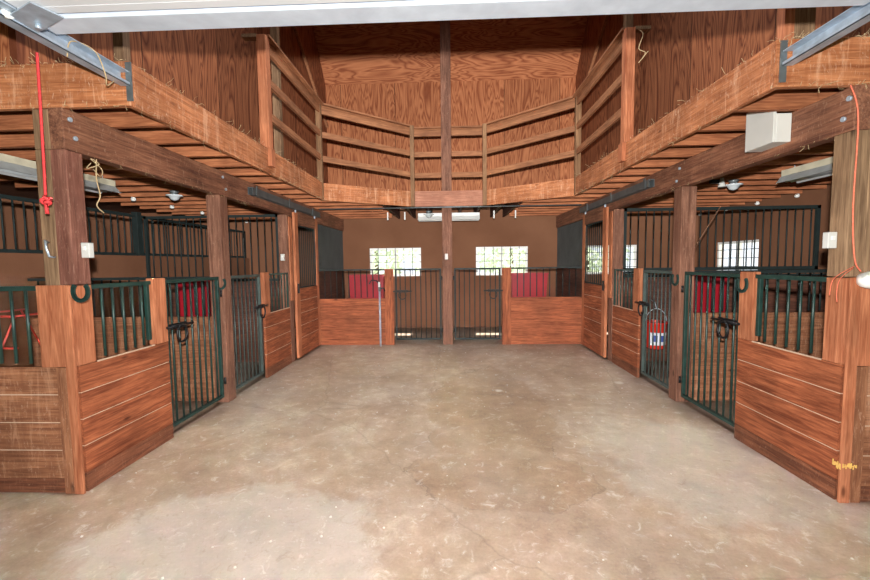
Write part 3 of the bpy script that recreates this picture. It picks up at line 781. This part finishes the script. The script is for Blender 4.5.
# ------------------------------------------------------------------ overhead door and tracks
root = thing('overhead_door', 'white ribbed overhead door panel raised overhead, its edge across the top', 'garage door', (0, 0, 2.64))
ZO = 2.66
m = MB(); y = -1.5
pts = []
while y < 1.82:
    m.box(-1.93, 1.90, y, y+.045, ZO, ZO+.03); m.box(-1.93, 1.90, y+.045, y+.05, ZO+.003, ZO+.03); y += .05
m.build('door_skin', DOORW, root)
m = MB(); m.box(-1.95, 1.91, 1.875, 2.0, ZO-.004, ZO+.045)
m.build('bottom_rail', plain('white_galvanised_edge', (222, 232, 246), .35, .1, .1), root, bevel=.003)
for s, xx in ((-1, -1.95), (1, 1.91)):
    b_ = MB()
    b_.bar((xx, 1.62, ZO-.01), (xx, 1.94, ZO-.01), .05, .008, up=(0, 0, 1)); b_.bar((xx-s*.16, 1.80, ZO-.012), (xx+s*.06, 1.88, ZO-.03), .12, .006)
    br = b_.build('roller_bracket', GALV, root)
    MB().lathe((xx+s*.03, 1.8, ZO-.02), [(.022, -.012), (.022, .012)], 12, axis='x').build('roller', WHITEM, br)
    MB().lathe((xx-s*.03, 1.88, ZO-.035), [(.012, -.01), (.014, .0), (.008, .012)], 10).build('bolt_head', GALV, br)
    t = thing('overhead_door_track', 'galvanised overhead door track running to the loft edge on the %s' % SIDE[s], 'door track', (xx+s*.06, .5, 2.62))
    m = MB(); x0 = xx+s*.03; x1 = xx+s*.085
    m.box(x1, x1+s*.004, -1.5, 2.49, 2.62, 2.705); m.box(x0, x1, -1.5, 2.49, 2.62, 2.624); m.box(x0, x1, -1.5, 2.49, 2.701, 2.705); m.box(x0, x0+s*.004, -1.5, 2.49, 2.62, 2.64)
    m.build('track_rail', GALV, t)
    m = MB(); m.box(xx+s*.02, xx+s*.058, 2.493, 2.499, 2.53, 2.765)
    m.build('end_bracket', GALVD, t)

m = MB(); rnd = random.Random(3)
for k in range(9):
    a = k*.006; m.box(2.3655+0, 2.3690, 2.455+a*1.0, 2.461+a, .215+rnd.uniform(-.01, .01), .245+rnd.uniform(-.01, .012))
for k in range(14):
    a = k*.006; m.box(2.372+a, 2.378+a, 2.4495, 2.4518, .225+rnd.uniform(-.014, .01), .242+rnd.uniform(-.008, .014))
o = m.build('paint_mark', plain('yellow_spray_paint', (226, 180, 96), .8)); tag(o, 'ragged yellow paint mark low on the right front corner board', 'paint mark')

# ------------------------------------------------------------------ ropes and twine
def rope(name, label, pts, r, mat, cat='rope', parts=None):
    # smooth the path
    P = [Vector(p) for p in pts]; out = []
    for i in range(len(P)-1):
        p0 = P[max(i-1, 0)]; p1 = P[i]; p2 = P[i+1]; p3 = P[min(i+2, len(P)-1)]
        for k in range(6):
            t = k/6; out.append(.5*((2*p1)+(-p0+p2)*t+(2*p0-5*p1+4*p2-p3)*t*t+(-p0+3*p1-3*p2+p3)*t**3))
    out.append(P[-1]); return MB().tube([tuple(p) for p in out], r, 8)
root = thing('pull_rope', 'red pull rope with a big knot hanging beside the left front post', 'rope', (-2.38, 2.33, 1.83))
rope('', '', [(-2.400, 2.33, 2.75), (-2.405, 2.33, 2.4), (-2.410, 2.33, 2.1), (-2.415, 2.33, 1.93)], .0075, REDR).build('rope_strand', REDR, root)
kn = []
for k in range(40):
    a = 2*math.pi*k/40
    kn.append((-2.415+.017*math.cos(2*a)*(1+.35*math.cos(3*a))+.004, 2.33+.014*math.sin(3*a), 1.90+.017*math.sin(2*a)*(1+.35*math.cos(3*a))))
MB().tube(kn, .0095, 8, closed=True).build('knot', REDR, root)
MB().tube([(-2.416, 2.33, 1.89), (-2.414, 2.33, 1.85), (-2.412, 2.33, 1.82)], .010, 8).build('rope_tail', REDR, root)
root = thing('baling_twine', 'orange twine running down the right front post to a white float', 'twine', (2.40, 2.45, 1.3))
rope('', '', [(2.33, 2.49, 2.50), (2.335, 2.44, 2.3), (2.345, 2.45, 1.8), (2.36, 2.44, 1.5), (2.40, 2.44, 1.42)], .004, ORT).build('twine_strand', ORT, root)
rope('', '', [(2.36, 2.44, 1.45), (2.28, 2.44, 1.405), (2.245, 2.445, 1.36), (2.235, 2.445, 1.28)], .002, ORT).build('loose_end', ORT, root)
rope('', '', [(2.355, 2.44, 1.44), (2.29, 2.443, 1.38), (2.275, 2.445, 1.30), (2.28, 2.445, 1.24)], .002, ORT).build('loose_end', ORT, root)
o = MB().lathe((2.45, 2.42, 1.37), [(.01, -.07), (.038, -.06), (.05, -.025), (.05, .025), (.038, .06), (.01, .07)], 18, axis='x').build('float', plain('white_foam', (236, 234, 228), .6, 0, .04), None)
tag(o, 'white rounded float hanging on twine at the right front corner', 'float')
def strand(label, pts, r=.0022, mat=None):
    o = rope('', '', pts, r, mat).build('loose_twine', mat or TWINE); return tag(o, label, 'twine')
strand('frayed twine with a knot dangling under the left header beam behind the front post', [(-2.46, 2.75, 2.248), (-2.47, 2.75, 2.12), (-2.46, 2.76, 2.0), (-2.48, 2.75, 1.93), (-2.45, 2.77, 1.88)], .004)
strand('curly cobwebby twine bunched under the left header beam', [(-2.42, 2.66, 2.2), (-2.47, 2.68, 2.17), (-2.4, 2.7, 2.2), (-2.46, 2.7, 2.24), (-2.4, 2.72, 2.17), (-2.44, 2.75, 2.13), (-2.48, 2.74, 2.18)], .003)
strand('straw twine looped over the left door track', [(-2.0, 2.1, 2.6), (-1.99, 2.12, 2.69), (-1.98, 2.25, 2.705), (-1.97, 2.3, 2.60), (-2.0, 2.34, 2.56), (-2.02, 2.42, 2.62)], .003)
strand('frayed strings curling around the right thick loft railing post', [(1.98, 4.54, 3.98), (2.06, 4.5, 3.9), (2.02, 4.5, 3.75), (2.09, 4.5, 3.7), (2.02, 4.5, 3.6), (2.12, 4.5, 3.72)], .004)
strand('straw strands hanging from the right door track', [(1.97, 1.9, 2.62), (1.99, 1.95, 2.56), (1.98, 1.96, 2.50)], .004)
strand('thin leaning stick behind the tall bars of the right stalls', [(3.40, 5.94, 1.45), (3.62, 5.94, 1.85), (3.86, 5.94, 2.25)], .008, plain('stick_brown', (120, 84, 62), .8))
o = MB().tube([(-2.585, 2.49, 1.66), (-2.575, 2.46, 1.67), (-2.562, 2.452, 1.62), (-2.555, 2.46, 1.57), (-2.55, 2.49, 1.565)], .007, 8).build('wall_hook', GALV)
tag(o, 'bent silver hook on the face of the left front post', 'hook')

# wisps of straw and cobweb on the loft edge, crumbs on the floor: nobody could count them
rnd = random.Random(11); m = MB()
def wisp(p, out, L):
    p = Vector(p); q = p + Vector((rnd.uniform(-.5, .5), rnd.uniform(-.5, .5), rnd.uniform(-.6, .6)))*L + Vector(out)*L*.4
    mid = (p+q)/2 + Vector((rnd.uniform(-1, 1), rnd.uniform(-1, 1), rnd.uniform(-1, 1)))*L*.15
    m.tube([p, mid, q], rnd.uniform(.0006, .0016), 4)
for s in (-1, 1):
    x = FX[s]
    for k in range(130):
        y = rnd.uniform(2.5, YC); z = rnd.choice((2.508, 2.508, 2.772, 2.776)); wisp((x-s*.003, y, z), (-s, 0, -.3 if z < 2.6 else .2), rnd.uniform(.02, .09))
    for k in range(70 if s < 0 else 130):
        xx = x+s*rnd.uniform(0, 1.0); wisp((xx, 2.498, rnd.choice((2.508, 2.776, 2.776))), (0, -1, 0), rnd.uniform(.02, .09))
    for k in range(40): wisp((X(s, -.002), rnd.uniform(2.55, 5), 2.25), (-s*.3, 0, -.5), rnd.uniform(.02, .08))
o = m.build('straw_wisps', TWINE, origin=(0, 0, 2.5)); tag(o, 'pale straw and cobweb wisps clinging along the orange loft edge boards', 'straw', kind='stuff')
m = MB()
for k in range(150):
    x, y = rnd.uniform(-2.3, 2.2), rnd.uniform(1.6, 7.1); r_ = rnd.uniform(.003, .009)
    m.lathe((x, y, 0.0), [(r_, 0), (r_*.8, r_*.6), (r_*.2, r_)], 6)
o = m.build('floor_crumbs', plain('chalky_crumbs', (225, 220, 208), .9), origin=(0, 0, 0)); tag(o, 'tiny pale crumbs of lime and straw scattered over the concrete floor', 'crumbs', kind='stuff')

# ------------------------------------------------------------------ greenery beyond the windows
leaf0 = plain('hedge_leaves', (205, 220, 185), .8, 0, .1, 2)
t_ = NT('sunlit_leaves'); t_.b.inputs['Base Color'].default_value = lin((214, 224, 204)); tl_ = t_.new('ShaderNodeBsdfTranslucent'); tl_.inputs[0].default_value = lin((228, 236, 220)); mx_ = t_.new('ShaderNodeMixShader'); mx_.inputs[0].default_value = .6
t_.link(t_.b.outputs[0], mx_.inputs[1]); t_.link(tl_.outputs[0], mx_.inputs[2]); t_.link(mx_.outputs[0], t_.n['Material Output'].inputs['Surface']); leafm = t_.m
barkm = plain('bark', (96, 78, 60), .9)
def tree(label, x, y, h, w):
    root = thing('garden_tree', label, 'tree', (x, y, -.13), group='trees behind the barn')
    MB().tube([(x, y, -.13), (x+.05, y, h*.3), (x, y, h*.6)], .09, 8, radii=[.12, .09, .05]).build('trunk', barkm, root)
    m = MB(); rnd = random.Random(int(x*10))
    for k in range(2600):
        a = rnd.uniform(0, 2*math.pi); u = rnd.uniform(-1, 1); rr = rnd.uniform(.75, 1)
        zc = h*.55+u*h*.45; rad = w*math.sqrt(max(0, 1-u*u))*rr*(.85+.2*math.sin(a*3+u*4))
        c = Vector((x+rad*math.cos(a), y+rad*math.sin(a), max(.1, zc))); q = .12
        n = Vector((rnd.uniform(-1, 1), rnd.uniform(-1, 1), rnd.uniform(-.4, 1))).normalized(); t = n.orthogonal().normalized(); b = n.cross(t)
        m.poly([c-t*q, c-b*q*.5, c+t*q, c+b*q*.5], [(0, 1, 2, 3)])
    m.build('foliage', leafm, root)
for i, (x, y, h, w) in enumerate([(-3.2, 17, 4.5, 1.7), (-.4, 19, 5, 1.9), (2.6, 17.5, 4.2, 1.6), (6.0, 18, 5, 2.0), (12.5, 11, 4.5, 1.8)]):
    tree(['leafy tree outside beyond the left back window', 'leafy tree outside between the two back windows', 'leafy tree outside beyond the right back window',
          'leafy tree outside beyond the window behind the right stalls', 'leafy tree outside the side window of the right stalls'][i], x, y, h, w)

# ------------------------------------------------------------------ lights
w = bpy.data.worlds.new('sky'); scene.world = w; w.use_nodes = True
bg = w.node_tree.nodes['Background']; bg.inputs[0].default_value = (.86, .93, 1.0, 1); bg.inputs[1].default_value = 1.1
sun = bpy.data.lights.new('sun', 'SUN'); sun.energy = 14; sun.angle = D(1); sun.color = (1, .95, .86)
so = bpy.data.objects.new('sun', sun); C.objects.link(so); so.rotation_euler = (D(-32), D(4), 0)   # high, from behind the barn
ar = bpy.data.lights.new('overhead_fill', 'AREA'); ar.shape = 'RECTANGLE'; ar.size = 3.2; ar.size_y = 3.6; ar.energy = 105; ar.spread = D(125); ar.color = (.93, .97, 1)  # added fill lamp under the upper ceiling, brightens the middle and far floor
ao = bpy.data.objects.new('overhead_fill', ar); C.objects.link(ao); ao.location = (0, 4.1, 6.55)
# the photographer's flash just above the lens
fl = bpy.data.lights.new('camera_flash', 'SPOT'); fl.energy = 1; fl.spot_size = D(150); fl.spot_blend = .5; fl.shadow_soft_size = .03
fl.use_nodes = True; nt = fl.node_tree; em = nt.nodes['Emission']; lf = nt.nodes.new('ShaderNodeLightFalloff')
lf.inputs['Strength'].default_value = 55; lf.inputs['Smooth'].default_value = 0
lc = nt.nodes.new('ShaderNodeLightFalloff'); lc.inputs['Strength'].default_value = 24
ad = nt.nodes.new('ShaderNodeMath'); ad.operation = 'ADD'; nt.links.new(lf.outputs['Linear'], ad.inputs[0]); nt.links.new(lc.outputs['Constant'], ad.inputs[1])
nt.links.new(ad.outputs[0], em.inputs['Strength']); em.inputs['Color'].default_value = (1, .98, .955, 1)
fo = bpy.data.objects.new('camera_flash', fl); C.objects.link(fo); fo.location = (0, -.03, 1.70)
fo.rotation_euler = (D(96), 0, 0)

# ------------------------------------------------------------------ camera
cam = bpy.data.cameras.new('camera'); co = bpy.data.objects.new('camera', cam); C.objects.link(co)
cam.sensor_width = 36; cam.lens = 400*36/870; cam.clip_start = .02
yaw, pitch, roll = -.0398, -.0679, -.0119
cy, sy, cp, sp = math.cos(yaw), math.sin(yaw), math.cos(pitch), math.sin(pitch)
f = Vector((sy*cp, cy*cp, sp)); r = Vector((cy, -sy, 0)); u = r.cross(f)
r2 = r*math.cos(roll)+u*math.sin(roll); u2 = -r*math.sin(roll)+u*math.cos(roll)
M = Matrix((r2, u2, -f)).transposed().to_4x4(); M.translation = Vector((0, 0, 1.5)); co.matrix_world = M
scene.camera = co
vs = scene.view_settings; vs.view_transform = 'Standard'; vs.look = 'None'; vs.gamma = 1; vs.exposure = .55; vs.use_curve_mapping = False
scene.cycles.use_denoising = True
scene.cycles.max_bounces = 6; scene.cycles.diffuse_bounces = 4
